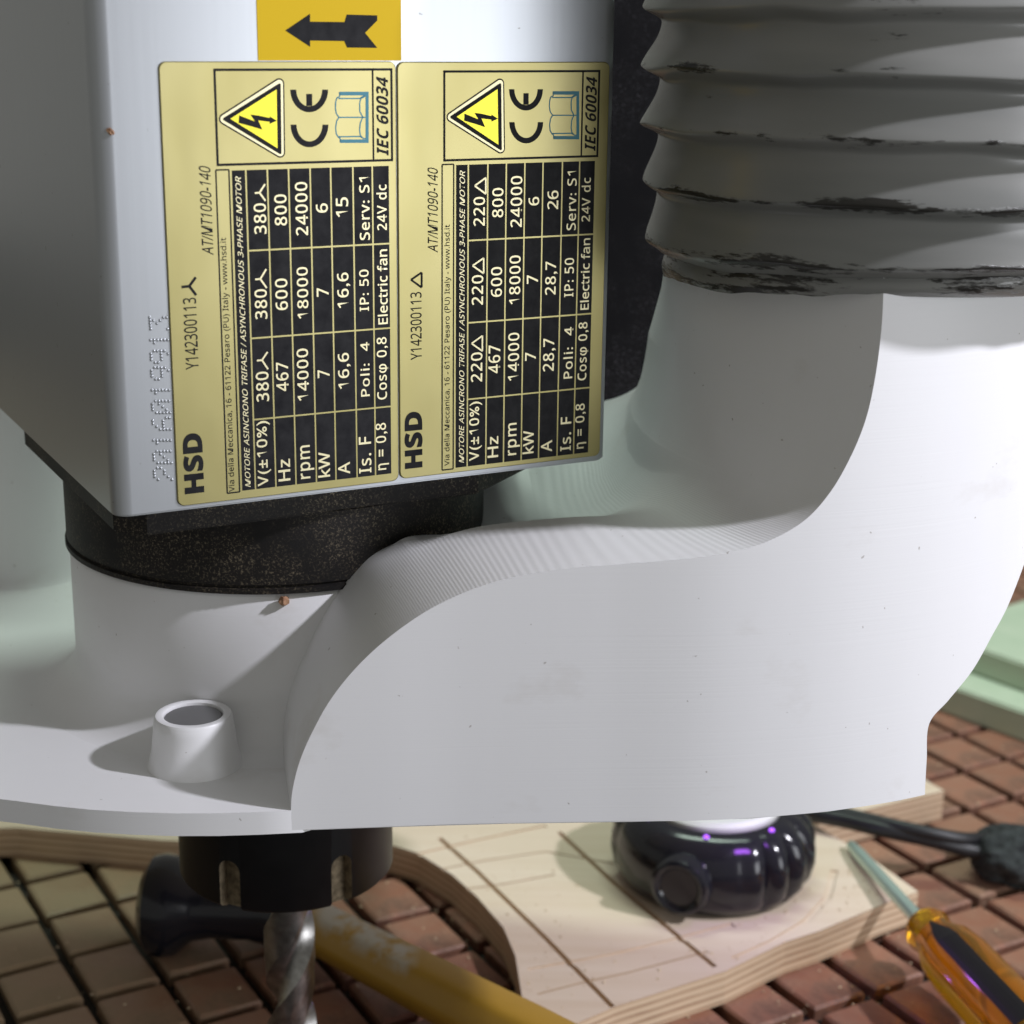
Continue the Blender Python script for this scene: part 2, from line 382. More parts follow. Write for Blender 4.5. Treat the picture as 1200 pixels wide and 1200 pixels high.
# hood
prof_px = [(341.5, 973), (341, 948), (343, 925), (351, 893), (365, 860), (386, 822), (415, 785), (452, 750), (500, 716), (550, 692), (600, 677), (660, 667), (720, 661.5), (780, 657), (840, 650), (893, 637), (940, 612), (972, 578), (997, 535), (1015, 490), (1026, 440), (1033, 385), (1035.5, 335), (1036, 300)]
sp = spline(prof_px, 64)
Lf = [onfront(x, y) for x, y in sp]
ZE = [0]
for i in range(1, len(Lf)):                         # heights must rise along the profile
    if Lf[i].z <= Lf[i-1].z: Lf[i].z = Lf[i-1].z + 2e-6
step = .00036
def quant(z):
    k = z/step; f = k-math.floor(k); g = f-math.sin(2*math.pi*f)/(2*math.pi)*.38
    return (math.floor(k)+g)*step
RT = [(1084, 970), (1084, 930), (1086, 890), (1089, 848), (1112, 820), (1140, 785), (1162, 746), (1182, 708), (1204, 650), (1222, 590), (1240, 500), (1254, 400), (1262, 300)]
rts = [onfront(x, y) for x, y in spline(RT, 8)]
def xr(z):
    for i in range(len(rts)-1):
        if rts[i].z <= z <= rts[i+1].z:
            k = (z-rts[i].z)/(rts[i+1].z-rts[i].z+1e-9); return rts[i].x*(1-k)+rts[i+1].x*k
    return rts[0].x if z < rts[0].z else rts[-1].x
e = Vector((-.19, .98)).normalized()
NF = 44; ST = [0, .03, .08, .15, .25, .35, .45, .55, .65, .75, .85, .93, 1.0]
vs = []; loopn = None
n = len(Lf)
Xf0 = -.02
for i, P in enumerate(Lf):
    x0, z = P.x, P.z
    dzr = max(abs(Lf[min(i+1, n-1)].z-z), abs(z-Lf[max(i-1, 0)].z)); qw = max(0, min(1, 1.6-dzr/(step*.28))); zq = z+(quant(z)-z)*qw if z > -.15 else z
    loop = []
    # front, left -> right
    xe = xr(z)
    for k in range(NF+1):
        u = k/NF; x = x0+(xe-x0)*u
        loop.append(Vector((x, yf(x), zq*(1-min(1, u*40))+z*min(1, u*40))))
    # right flank and back
    Re = loop[-1]
    loop.append(Vector((Re.x+.004, Re.y+.03, z))); loop.append(Vector((Re.x-.002, Re.y+.07, z)))
    # back station of the left (upper) surface
    px = sp[i][0]
    wv = max(0, min(1, (x0+.048)/.05)); wv = wv*wv*(3-2*wv)           # 0 left hump .. 1 floor
    depth_l = .052; 
    S2l = Vector((x0, yf(x0), z)) + Vector((e.x, e.y, 0))*depth_l
    # floor/riser back: x mapped so the riser foot sits further left than in front
    tr = max(0, min(1, (z+.125)/.062))                                  # 0 floor .. 1 riser top
    q = max(0, min(1, (x0-.01)/(.0865-.01)))
    xb = -.055 + (.0485+.055)*q**.55
    pw = (lambda q: q*q*(3-2*q))(max(0, min(1, (x0-.005)/.04)))
    zb = z + .010*max(pw, .45)*(1-min(1, max(0, (z+.128)/.03)))
    if q > .93:
        k = (q-.93)/.07; 
    wf = (lambda q: q*q*(3-2*q))(max(0, min(1, (.01-x0)/.035)))
    if x0 < .01: xb = x0-.028-.035*wf
    else: xb = -.018+(.0485+.018)*q**.70
    S2r = Vector((xb, .520, zb))
    S2r.x += .016*max(0, (z+.085)/.03)*1.0 if z > -.085 else 0
    S1r = Vector((x0-.014-.014*wf if x0 < .01 else -.004+(.0430+.004)*q**.72, .455, z + .004*(1-min(1, max(0, (z+.128)/.02)))))
    S0 = Vector((x0, yf(x0), z))
    left = []
    for k, tt in enumerate(ST[1:]):
        if tt < .5: c_r = S0.lerp(S1r, tt/.5)
        else: c_r = S1r.lerp(S2r, (tt-.5)/.5)
        # smooth the bend (quadratic-ish)
        bz = S0*((1-tt)**2) + (2*S1r-.5*S0-.5*S2r)*(2*tt*(1-tt)) + S2r*(tt*tt)
        c_l = S0.lerp(S2l, tt); c_l.z += .005*tt*max(0, min(1, (z+.185)/.02))
        p = c_l.lerp(bz, wv)
        p.z += (zq-z)
        sm_ = lambda a: (lambda q: q*q*(3-2*q))(max(0, min(1, a)))
        p.z -= .017*sm_((p.y-.423)/.026)*(1-sm_((p.x-.002)/.055))*sm_((-.108-z)/.004)*(1-sm_((p.y-.465)/.045))*sm_((x0+.03)/.02)
        left.append(p)
    loop += left[::-1]
    vs += loop; loopn = len(loop)
fs = []
for i in range(n-1):
    for k in range(loopn):
        k2 = (k+1) % loopn; fs.append((i*loopn+k, i*loopn+k2, (i+1)*loopn+k2, (i+1)*loopn+k))
fs.append(tuple(range(loopn-1, -1, -1))); b = (n-1)*loopn; fs.append(tuple(range(b, b+loopn)))
hood = obj('hood', vs, fs, PLA, shoe, (0, .45, -.190)); fixn(hood.data); smooth_(hood.data, 34)
# base plate
pl = [(x, yf(x)) for x in [-.30+.01*k for k in range(0, 26)]] + [(x, yf(x)+.0012) for x in (-.048, -.03, 0, .03, .06, .08, .1)] + [(.1035, .4055), (.104, .48), (.09, .56), (.03, .60), (-.05, .615), (-.16, .62), (-.26, .615)]
prism('base_plate', [p for p in pl], -.190, ZP, PLA, shoe, smooth=30)
# collar
RC = .0583
cp = [*[(RC+.0125-.0125*math.sin(math.radians(q)), ZP+.0125-.0125*math.cos(math.radians(q))-.00005*(q == 0)) for q in range(0, 91, 6)], (RC, -.1422), (RC-.0008, -.1412), (RC-.004, -.1412), (RC-.004, ZP-.0008)]
lathe('collar', [(r, z-ZP) for r, z in cp], PLA, (CX, CY, ZP), n=160, parent=shoe)
# mounting boss
bc = onz(229, 894, ZP)
bp = [(.0124, -.0004), (.0118, .0012), (.0110, .0040), (.0102, .0105), (.0099, .0130), (.0095, .0136), (.0081, .0138), (.0076, .0135), (.0074, .0125), (.0074, .0020)]
bs_ = lathe('mounting_boss', bp, PLA, bc, n=72, parent=shoe); 
lathe('set_screw', [(.0073, 0), (.0073, .0105), (.0070, .0108), (.0, .0108)], simple('grey_zinc', (.20, .20, .205), .5, .4), (bc.x, bc.y, ZP+.0022), n=40, parent=shoe, smooth=30)
# white column at the back left, standing on the plate
cc = onz(36, 690, ZP)
lathe('rear_column', [(.0215, 0), (.0195, .002), (.0188, .006), (.0185, .03), (.0185, .095)], PLA, (cc.x-.006, cc.y+.02, ZP), n=72, parent=shoe)
# ================================================================== SPINDLE
sa = math.radians(62.3); dF = Vector((math.sin(sa), math.cos(sa), 0)); dS = Vector((-dF.y, dF.x, 0)); nF = Vector((math.cos(sa), -math.sin(sa), 0))
C0 = ray(135, 608)*0.40; W = .133
sp_root = empty('spindle_motor', (CX, CY, C0.z), label='grey square spindle motor with two gold nameplates standing in the white shoe', cat='spindle motor')
def rrect(w, h, r, n=8, ox=0, oy=0):
    out = []
    for cx, cy, a0 in ((w-r, r, -90), (w-r, h-r, 0), (r, h-r, 90), (r, r, 180)):
        for k in range(n+1):
            a = math.radians(a0+90*k/n); out.append((ox+cx+r*math.cos(a), oy+cy+r*math.sin(a)))
    return out
def boxpts(L): return [tuple((C0+dF*a+dS*b).to_2d()) for a, b in L]
prism('housing', boxpts(rrect(W, W, .0042)), C0.z, .09, ALU, sp_root, bev=.0005, smooth=30)
chm = lambda i, c: [(i+c, i), (W-i-c, i), (W-i, i+c), (W-i, W-i-c), (W-i-c, W-i), (i+c, W-i), (i, W-i-c), (i, i+c)]
prism('flange', boxpts([(.010, .0095), (W-.034, .0095), (W-.0035, .032), (W-.0035, W-.02), (W-.02, W-.0035), (.02, W-.0035), (.0035, W-.02), (.0035, .016)]), C0.z-.0080, C0.z-.0001, BLACK_DUSTY, sp_root, bev=.0006, smooth=30)
RN = .0590
zt = C0.z-.0070; 
lathe('nose_ring', [(RN-.001, zt-C0.z), (RN, zt-C0.z-.0008), (RN, -.1385-C0.z), (RN-.0006, -.1388-C0.z), (RN-.0006, -.1394-C0.z), (RN+.0004, -.1396-C0.z), (RN+.0004, -.1409-C0.z), (RN-.001, -.1411-C0.z)], BLACK_DUSTY, (CX, CY, C0.z), n=160, parent=sp_root)
lathe('spindle_shaft', [(.024, 0), (.024, -.07)], BLACK, (CX, CY, -.142), n=48, parent=sp_root)
# collet nut with spanner slots
NB = -.2468; RNUT = .0321
nut = lathe('collet_nut', [(RNUT, 0), (RNUT, .0440), (RNUT-.0010, .0452), (RNUT-.0035, .0462), (.0135, .0462), (.0118, .0445)], BLACK, (CX, CY, NB+.0452), axis=(0, 0, -1), n=120, parent=sp_root)
cut_list = []
vpos = Vector((0, 0)); tocam = math.atan2(-CY, -CX)
for k in range(6):
    a = tocam + math.radians(29 + 60*k); rd = Vector((math.cos(a), math.sin(a), 0)); td = Vector((-rd.y, rd.x, 0))
    outl = [(-.0034, -.010), (.0034, -.010)] + [(.0034*math.cos(math.radians(q)), .0122+.0034*math.sin(math.radians(q))) for q in range(0, 181, 20)]
    v_ = []; m_ = len(outl)
    for rr in (RNUT-.0042, RNUT+.004):
        for u, h in outl: p = Vector((CX, CY, NB)) + rd*rr + td*u; v_.append((p.x, p.y, NB+h))
    f_ = [tuple(range(m_)), tuple(range(2*m_-1, m_-1, -1))] + [(i, i+m_, (i+1) % m_+m_, (i+1) % m_) for i in range(m_)]
    cut_list.append((v_, f_))
wl = nut.location.copy(); nut.parent = None; nut.location = Vector(nut['wloc']); cut(nut, cut_list, TAN); nut.parent = sp_root; nut.location = wl
# end mill
ml = empty('end_mill', (CX, CY, -.312), label='steel end mill with spiral flutes clamped in the black nut', cat='end mill')
RM = .0078
lathe('shank', [(RM, 0), (RM, -.0115), (RM-.0004, -.012)], STEEL, (CX, CY, -.244), n=48, parent=ml)
v_ = []; f_ = []; ns = 40; nz = 90; z0 = -.2552; z1 = -.3140
for i in range(nz+1):
    zz = z0+(z1-z0)*i/nz; fade = min(1, i/14); tw = (zz-z0)*95
    for k in range(ns):
        a = 2*math.pi*k/ns; g = max(0, math.sin(2*a))**.7
        r = RM*(1-.50*fade*g) * (1-.04*fade*(math.cos(2*a+.5) > .6))
        v_.append((CX+r*math.cos(a+tw), CY+r*math.sin(a+tw), zz))
for i in range(nz):
    for k in range(ns): f_.append((i*ns+k, i*ns+(k+1) % ns, (i+1)*ns+(k+1) % ns, (i+1)*ns+k))
f_.append(tuple(range(ns))); f_.append(tuple(nz*ns+k for k in range(ns-1, -1, -1)))
fl = obj('fluted_cutter', v_, f_, STEEL, ml, (CX, CY, -.312)); fixn(fl.data); smooth_(fl.data, 35)

# ---------------------------------------------------------------- nameplates (face coordinates in metres)
def face(x, y):
    d = ray(x, y); tt = C0.dot(nF)/d.dot(nF); P = d*tt; return ((P-C0).dot(dF), P.z)
def fp(s_, z, off): P = C0+dF*s_+nF*off; return (P.x, P.y, z)
def flat(name, polys, off, m, parent, th=.00004, label=None):
    vs = []; fs = []
    for pg in polys:
        b = len(vs); k = len(pg)
        vs += [fp(a, z, off-th) for a, z in pg] + [fp(a, z, off) for a, z in pg]
        fs += [tuple(b+k+i for i in range(k))] + [(b+i, b+(i+1) % k, b+k+(i+1) % k, b+k+i) for i in range(k)]
    o = obj(name, vs, fs, m, parent, fp(polys[0][0][0], polys[0][0][1], 0))
    bm = bmesh.new(); bm.from_mesh(o.data); bmesh.ops.triangulate(bm, faces=[f for f in bm.faces if len(f.verts) > 4], ngon_method='EAR_CLIP'); bmesh.ops.recalc_face_normals(bm, faces=bm.faces); bm.to_mesh(o.data); bm.free()
    if label: o['label'] = label
    return o
def bar(a, b, wd):
    a = Vector(a); b = Vector(b); d = (b-a).normalized(); nn = Vector((-d.y, d.x))*wd/2
    return [tuple(a+nn), tuple(b+nn), tuple(b-nn), tuple(a-nn)]
PO = .00055                   # plate thickness
dg = bpy.context.evaluated_depsgraph_get()
def sans(txt, heavy):
    D, A, a = (0x1D7EC, 0x1D5D4, 0x1D5EE) if heavy else (0x1D7E2, 0x1D5A0, 0x1D5BA)
    return ''.join(chr(D+ord(c)-48) if c.isdigit() else chr(A+ord(c)-65) if 'A' <= c <= 'Z' else chr(a+ord(c)-97) if 'a' <= c <= 'z' else c for c in txt)
def letter(txt, box, m, parent, bold=0.0, ital=0.0, spacing=1.0, off=PO+.00008, heavy=False):
    xa, xb, y0, y1 = box; xm = (xa+xb)/2; ym = (y0+y1)/2
    sa_ = face(xa, ym)[0]; sb = face(xb, ym)[0]; za = face(xm, y0)[1]; zb = face(xm, y1)[1]
    cu = bpy.data.curves.new('t', 'FONT'); cu.body = sans(txt, heavy); cu.resolution_u = 3; cu.offset = bold; cu.shear = ital; cu.space_character = spacing; cu.fill_mode = 'FRONT'
    to = bpy.data.objects.new('t', cu); C.objects.link(to); bpy.context.view_layer.update()
    me = bpy.data.meshes.new_from_object(to.evaluated_get(bpy.context.evaluated_depsgraph_get()))
    bpy.data.objects.remove(to); bpy.data.curves.remove(cu)
    X = [v.co.x for v in me.vertices]; Y = [v.co.y for v in me.vertices]
    x0, x1, yy0, yy1 = min(X), max(X), min(Y), max(Y); og = Vector(fp(sb, za, 0))
    for v in me.vertices:
        z = za+(zb-za)*(v.co.x-x0)/(x1-x0); s_ = sb+(sa_-sb)*(v.co.y-yy0)/(yy1-yy0)
        v.co = Vector(fp(s_, z, off))-og
    me.materials.clear(); me.materials.append(m)
    for p in me.polygons: p.material_index = 0
    o = bpy.data.objects.new('lettering', me); C.objects.link(o); o.location = og+Vector((0, 0, H0)); adopt(o, parent)
    o['label'] = 'lettering that reads ' + txt
    return o
def rr_plate(s0, s1, z0, z1, r):
    return [(a, b) for a, b in rrect(s1-s0, z1-z0, r, 6, s0, z0)]
def plate(s0, s1, z0, z1, lab):
    pg = rr_plate(s0, s1, z0, z1, .0016); k = len(pg); ce = ((s0+s1)/2, (z0+z1)/2)
    vs = []; 
    for off, sh in ((.00002, 0), (PO-.00015, 0), (PO, .00018)):
        for a, z in pg: vs.append(fp(a+(sh if a < ce[0] else -sh), z+(sh if z < ce[1] else -sh), off))
    fs = [tuple(2*k+i for i in range(k))]
    for l in (0, 1): fs += [(l*k+i, l*k+(i+1) % k, (l+1)*k+(i+1) % k, (l+1)*k+i) for i in range(k)]
    o = obj('nameplate', vs, fs, GOLD, sp_root, fp(ce[0], z0, 0)); fixn(o.data); smooth_(o.data, 25); o['label'] = lab; return o
zt0 = face(467, 72)[1]; zb0 = face(205, 594)[1]+.0001
P1 = plate(.0149, .0717, zb0, zt0, 'left gold nameplate rated 380 volts'); P2 = plate(.0721, .1300, zb0+.0003, zt0-.0001, 'right gold nameplate rated 220 volts')
def art(parent, cols, rows, cell_rows, frame, ieccol, strip, addr):
    """cols: s of the seven column borders ... rows: z of the row borders"""
    g = .00020
    polys = []
    for i in range(len(cols)-1):
        for j in range(len(rows)-1):
            polys.append([(cols[i]+g, rows[j]+g), (cols[i+1]-g, rows[j]+g), (cols[i+1]-g, rows[j+1]-g), (cols[i]+g, rows[j+1]-g)])
    polys.append([(strip[0]+g, rows[0]+g), (strip[1]-g, rows[0]+g), (strip[1]-g, rows[-1]-g), (strip[0]+g, rows[-1]-g)])
    flat('printed_table', polys, PO+.00004, INK, parent)
    s0, s1, z0, z1 = frame; t_ = .00055
    L = [bar((s0, z0), (s1, z0), t_), bar((s0, z1), (s1, z1), t_), bar((s0, z0-t_/2), (s0, z1+t_/2), t_), bar((s1, z0-t_/2), (s1, z1+t_/2), t_), bar((ieccol, z0), (ieccol, z1), t_*.8)]
    a0, a1 = addr; t_ = .00035
    L2 = [bar((a0, rows[0]), (a1, rows[0]), t_), bar((a0, rows[-1]), (a1, rows[-1]), t_), bar((a0, rows[0]), (a0, rows[-1]), t_), bar((a1, rows[0]), (a1, rows[-1]), t_)]
    flat('printed_frame', L, PO+.00004, INK, parent); flat('address_frame', L2, PO+.000045, INK, parent)
def avg(*v): return sum(v)/len(v)
def colsof(top, ty, bot, by): return [avg(face(a, ty)[0], face(b, by)[0]) for a, b in zip(top, bot)]
c1 = colsof([254, 270, 272, 290, 313.7, 338.7, 363.7, 388.7, 414.5, 437, 456.5], 197, [263, 277, 279.5, 295.5, 321, 344.5, 368.7, 390.7, 415.7, 437.5, 457.3], 566)
r1 = [avg(face(295, 573)[1], face(457, 556)[1]), avg(face(295, 491)[1], face(457.5, 476)[1]), avg(face(294, 395)[1], face(456, 385)[1]), avg(face(291, 292.5)[1], face(456, 286)[1]), avg(face(290, 197)[1], face(456, 194)[1])]
art(P1, c1[3:], r1, None, (face(250.3, 81)[0], face(457.5, 82)[0], face(257, 193)[1], face(350, 81.5)[1]), face(436, 130)[0], (c1[2], c1[3]), (c1[0], c1[1]))
c2 = colsof([518.5, 531.5, 533.5, 548.3, 571.8, 593.3, 615, 635.5, 658.8, 678.8, 697.5], 190, [515.5, 529, 531, 545.8, 567, 587.8, 608.5, 629.5, 650.5, 670, 687.5], 540)
r2 = [avg(face(540, 547)[1], face(687.5, 531)[1]), avg(face(546, 467.5)[1], face(688.8, 453.8)[1]), avg(face(547.5, 378)[1], face(692, 367)[1]), avg(face(548, 281.8)[1], face(695, 273.8)[1]), avg(face(548, 191)[1], face(697.5, 188)[1])]
art(P2, c2[3:], r2, None, (face(519.5, 83)[0], face(701, 84)[0], face(600, 185.5)[1], face(600, 83.5)[1]), face(681, 130)[0], (c2[2], c2[3]), (c2[0], c2[1]))
AD = 'Via della Meccanica, 16 - 61122 Pesaro (PU) Italy - www.hsd.it'; MO = 'MOTORE ASINCRONO TRIFASE / ASYNCHRONOUS 3-PHASE MOTOR'
for parent, L in ((P1, [('HSD', (214, 237.5, 577.5, 507), 'B'), ('Y142300113', (215, 230.5, 432.5, 348.5), 'k'), ('AT/MT1090-140', (234, 247.5, 299, 194), 'ki'), (AD, (262, 271, 576, 278), 'k'),
        (MO, (280.5, 287, 571, 206), 'gi'), ('IEC 60034', (440, 454, 182.5, 89.5), 'Bi'),
        ('V(±10%)', (300, 316, 568.7, 492.5), 'g'), ('Hz', (325, 339, 563, 537.5), 'g'), ('rpm', (351, 367, 560, 521), 'g'), ('kW', (371.5, 385.5, 558.5, 529), 'g'), ('A', (395, 409, 555, 541), 'g'), ('Is. F', (419.5, 434, 553.5, 511), 'g'), ('η = 0,8', (439, 454.5, 550, 495), 'g'),
        ('380', (299, 314, 470, 435), 'g'), ('467', (322.5, 337, 458, 424), 'g'), ('14000', (347, 360.5, 469, 408), 'g'), ('7', (371, 385, 442, 433), 'g'), ('16,6', (395, 410, 455, 413), 'g'), ('Poli:  4', (421, 432, 464, 400.5), 'g'), ('Cosφ 0,8', (440.5, 455, 467.5, 394.5), 'g'),
        ('380', (297.5, 312, 373.5, 338.5), 'g'), ('600', (321.5, 336, 363, 326), 'g'), ('18000', (347, 360, 373, 312.5), 'g'), ('7', (370, 384, 347, 337), 'g'), ('16,6', (394, 409.5, 360.5, 319), 'g'), ('IP: 50', (420, 431, 364, 315.5), 'g'), ('Electric fan', (441, 453, 379.5, 292), 'g'),
        ('380', (296.5, 311, 274, 238), 'g'), ('800', (320.5, 335, 264, 227.5), 'g'), ('24000', (345, 359.5, 275.5, 213), 'g'), ('6', (369, 383, 249, 238), 'g'), ('15', (392.5, 407, 254, 231), 'g'), ('Serv: S1', (420, 432, 281, 207.5), 'g'), ('24V dc', (440, 452, 269.5, 216), 'g')]),
    (P2, [('HSD', (473, 494, 548, 482), 'B'), ('Y142300113', (480, 493, 421, 342), 'k'), ('AT/MT1090-140', (500, 512, 296, 196), 'ki'), (AD, (519.5, 527.5, 545, 263), 'k'),
        (MO, (537, 543, 542, 199.5), 'gi'), ('IEC 60034', (684.5, 697.5, 177, 89.5), 'Bi'),
        ('V(±10%)', (548.5, 563.5, 539, 470), 'g'), ('Hz', (570, 582.5, 535.5, 511), 'g'), ('rpm', (594, 608, 532.5, 495), 'g'), ('kW', (611, 624, 531, 504), 'g'), ('A', (632.5, 645.5, 529, 515.5), 'g'), ('Is. F', (655.5, 668, 527.5, 488), 'g'), ('η = 0,8', (672.5, 686, 525, 472.5), 'g'),
        ('220', (550.5, 564, 447, 412.5), 'g'), ('467', (571, 585, 437, 404), 'g'), ('14000', (594, 607, 445.5, 389.5), 'g'), ('7', (614, 626.5, 422, 412.5), 'g'), ('28,7', (635, 650, 434.5, 396), 'g'), ('Poli:  4', (659, 670, 443, 383), 'g'), ('Cosφ 0,8', (676, 689, 445, 377), 'g'),
        ('220', (551.5, 565, 357, 322), 'g'), ('600', (574, 587, 347.5, 312.5), 'g'), ('18000', (595.5, 608.5, 356, 299), 'g'), ('7', (616, 629, 332, 322), 'g'), ('28,7', (637.5, 652, 345, 306), 'g'), ('IP: 50', (660, 671, 347.5, 302), 'g'), ('Electric fan', (679, 689.5, 362.5, 279), 'g'),
        ('220', (553.5, 567, 264.5, 230.5), 'g'), ('800', (575.5, 588.5, 254.5, 220), 'g'), ('24000', (597, 610.5, 266, 206), 'g'), ('6', (618, 630.5, 240.5, 230.5), 'g'), ('26', (640, 653, 245, 223), 'g'), ('Serv: S1', (663, 674, 269.5, 200.5), 'g'), ('24V dc', (680, 690.5, 259.5, 208), 'g')])):
    for txt, box, st in L:
        big_ = txt == 'HSD'
        letter(txt, box, INK if ('B' in st or 'k' in st) else GOLD_PRINT, parent, heavy='B' in st, bold=.030 if big_ else (.004 if 'B' in st else (.012 if st == 'g' and len(txt) < 20 else .004)), ital=.3 if 'i' in st else 0, spacing=1.12 if st == 'g' and len(txt) > 2 and txt not in ('Electric fan',) else 1.0)
def FP(L): return [face(x, y) for x, y in L]
# star and delta marks
for (cx_, cy_), st_, l1, l2, m in (((221, 335), (212, 336), (228.5, 324.5), (229, 345.5), INK), ((303, 225.5), (297.5, 226), (309.5, 215.5), (310, 235), GOLD_PRINT), ((304, 326.5), (298, 327), (311, 315), (311.5, 337), GOLD_PRINT), ((306, 421.5), (300, 422), (312.5, 412), (313, 432), GOLD_PRINT)):
    c_ = face(cx_, cy_); wd = .0006 if m is INK else .0004
    flat('star_mark', [bar(c_, face(*q), wd) for q in (st_, l1, l2)], PO+.00008, m, P1)
for ap, b0, b1, m in (((480.5, 327.5), (493, 319), (493, 336.5), INK), ((551.5, 402), (564, 393), (564, 411), GOLD_PRINT), ((552.5, 311), (565.5, 302), (565.5, 320), GOLD_PRINT), ((555, 217.5), (568, 208), (568, 227), GOLD_PRINT)):
    A, B_, D = face(*ap), face(*b0), face(*b1); wd = .0005 if m is INK else .0004
    flat('delta_mark', [bar(A, B_, wd), bar(B_, D, wd), bar(D, A, wd)], PO+.00008, m, P2)
# pictograms: given on plate 1, carried to plate 2 by the bounding boxes
def rounded(tri, r, n=8):
    out = []; k = len(tri); T = [Vector(p) for p in tri]
    area = sum(T[i].x*T[(i+1) % k].y-T[(i+1) % k].x*T[i].y for i in range(k))
    sg = 1 if area > 0 else -1
    for i in range(k):
        a, b, c = T[i-1], T[i], T[(i+1) % k]
        n1 = (b-a).normalized(); n1 = Vector((n1.y, -n1.x))*sg; n2 = (c-b).normalized(); n2 = Vector((n2.y, -n2.x))*sg
        a1 = math.atan2(n1.y, n1.x); a2 = math.atan2(n2.y, n2.x); d = (a2-a1+math.pi) % (2*math.pi)-math.pi
        for q in range(n+1): an = a1+d*q/n; out.append((b.x+r*math.cos(an), b.y+r*math.sin(an)))
    return out
def picto(parent, M1, M2):
    tr = lambda L: [M1(x, y) for x, y in L]; c2_ = lambda L: [M2(x, y) for x, y in L]
    T = [(200, 640), (795, 258), (805, 1000)]; Tf = tr(T)
    flat('warning_triangle', [rounded(Tf, .00122)], PO+.00004, INK, parent)
    flat('triangle_border', [rounded(Tf, .00088)], PO+.00008, GOLD_PRINT, parent)
    flat('triangle_band', [rounded(tr([(200, 640), (798, 268), (806, 1005)]), .00030, 3)], PO+.00012, INK, parent)
    flat('triangle_field', [tr([(265, 637), (765, 320), (775, 955)])], PO+.00016, YEL, parent)
    flat('lightning_bolt', [tr([(360, 600), (530, 665), (482, 590), (560, 600), (690, 628), (690, 610), (768, 658), (690, 692), (690, 670), (568, 655), (612, 755), (480, 715), (355, 682)])], PO+.00020, INK, parent)
    def arc(cx, cy):
        o_ = [(cx+204*math.cos(a), cy+245*math.sin(a)) for a in [math.pi*k/24 for k in range(25)]]
        i_ = [(cx+140*math.cos(a), cy+182*math.sin(a)) for a in [math.pi*k/24 for k in range(24, -1, -1)]]
        return [c2_([o_[k], o_[k+1], i_[23-k], i_[24-k]]) for k in range(24)]
    flat('conformity_mark', arc(246, 700) + arc(243, 322) + [c2_([(212, 368), (275, 368), (275, 500), (212, 500)])], PO+.00004, INK, parent)
    w_ = .00030
    def pl_(L): q = c2_(L); return [bar(q[i], q[i+1], w_) for i in range(len(q)-1)]
    B = [c2_([(570, 345), (885, 345), (885, 385), (570, 385)]), c2_([(575, 860), (885, 860), (885, 898), (575, 898)]), c2_([(852, 385), (885, 385), (885, 860), (852, 860)])]
    B += pl_([(570, 350), (572, 400), (545, 408), (530, 450), (525, 520), (535, 580), (565, 622), (830, 622), (850, 622)])
    B += pl_([(565, 622), (540, 660), (528, 730), (535, 800), (560, 838), (578, 850), (578, 890)])
    B += pl_([(560, 418), (790, 418), (830, 390), (855, 390)]); B += pl_([(560, 832), (790, 828), (830, 850), (855, 852)])
    B += pl_([(800, 418), (788, 470), (790, 560), (822, 620), (795, 680), (788, 760), (795, 815), (815, 840)])
    B += pl_([(800, 418), (845, 395)])
    flat('open_book_sign', B, PO+.00004, TEAL, parent)
picto(P1, lambda x, y: face(240+x/9.23, 70+y/9.23), lambda x, y: face(335+x/9.23, 70+y/9.23))
def m2(f1x, f1y, bx1, bx2):
    (a0, a1, b0, b1), (c0, c1_, d0, d1) = bx1, bx2
    def g(x, y):
        X = f1x(x); Y = f1y(y); return face(c0+(X-a0)/(a1-a0)*(c1_-c0), d0+(Y-b0)/(b1-b0)*(d1-d0))
    return g
picto(P2, m2(lambda x: 240+x/9.23, lambda y: 70+y/9.23, (256, 332.5, 92, 184.8), (522.5, 590, 92.3, 180)),
      m2(lambda x: 335+x/9.23, lambda y: 70+y/9.23, (340, 431, 105, 172.5), (596, 677.5, 104.5, 168)))
# yellow sticker with arrow, above the plates
s0, s1 = face(302, 60)[0], face(470, 60)[0]
stk = flat('warning_sticker', [[(s0, zt0+.0002), (s1, zt0+.0002), (s1, .03), (s0, .03)]], .00015, STICK, sp_root, th=.00013)
flat('arrow', [FP([(334, 35.6), (363, 54.6), (363, 47.4), (403, 48), (406.5, 55.6), (441.7, 56), (427.5, 38.5), (441.7, 24), (441.7, 18), (406, 17), (403.5, 25.8), (363, 25.4), (363, 16)])], .00022, INK, stk)
# dot-peened serial number
D5 = {'0': '01110 10001 10011 10101 11001 10001 01110', '1': '00100 01100 00100 00100 00100 00100 01110', '2': '01110 10001 00001 00110 01000 10000 11111', '3': '11111 00010 00100 00010 00001 10001 01110', '6': '00110 01000 10000 11110 10001 10001 01110', '9': '01110 10001 10001 01111 00001 00010 01100'}
ser = '2016019913'; vs = []; fs = []
for i, ch_ in enumerate(ser):
    rows_ = D5[ch_].split()
    y_bot = 562-19.6*i; 
    for r in range(7):
        for k in range(5):
            if rows_[r][k] == '1':
                px = 181.5-.55*i+r*4.0-.3*k; py = y_bot-k*3.4
                if px > 200-.55*i+4: continue
                a, z = face(px, py); R0 = .00040; b = len(vs)
                for off, q in ((.0, 1.0), (.00022, .75), (.00030, .25)):
                    for g in range(8): an = g*math.pi/4; vs.append(fp(a+R0*q*math.cos(an), z+R0*q*math.sin(an), off))
                for l in (0, 1): fs += [(b+l*8+g, b+l*8+(g+1) % 8, b+l*8+8+(g+1) % 8, b+l*8+8+g) for g in range(8)]
                fs.append(tuple(b+16+g for g in range(8)))
o = obj('stamped_number', vs, fs, ALU, sp_root, fp(.01, -.07, 0), 60); fixn(o.data); o['label'] = 'dot-stamped number beside the left nameplate'

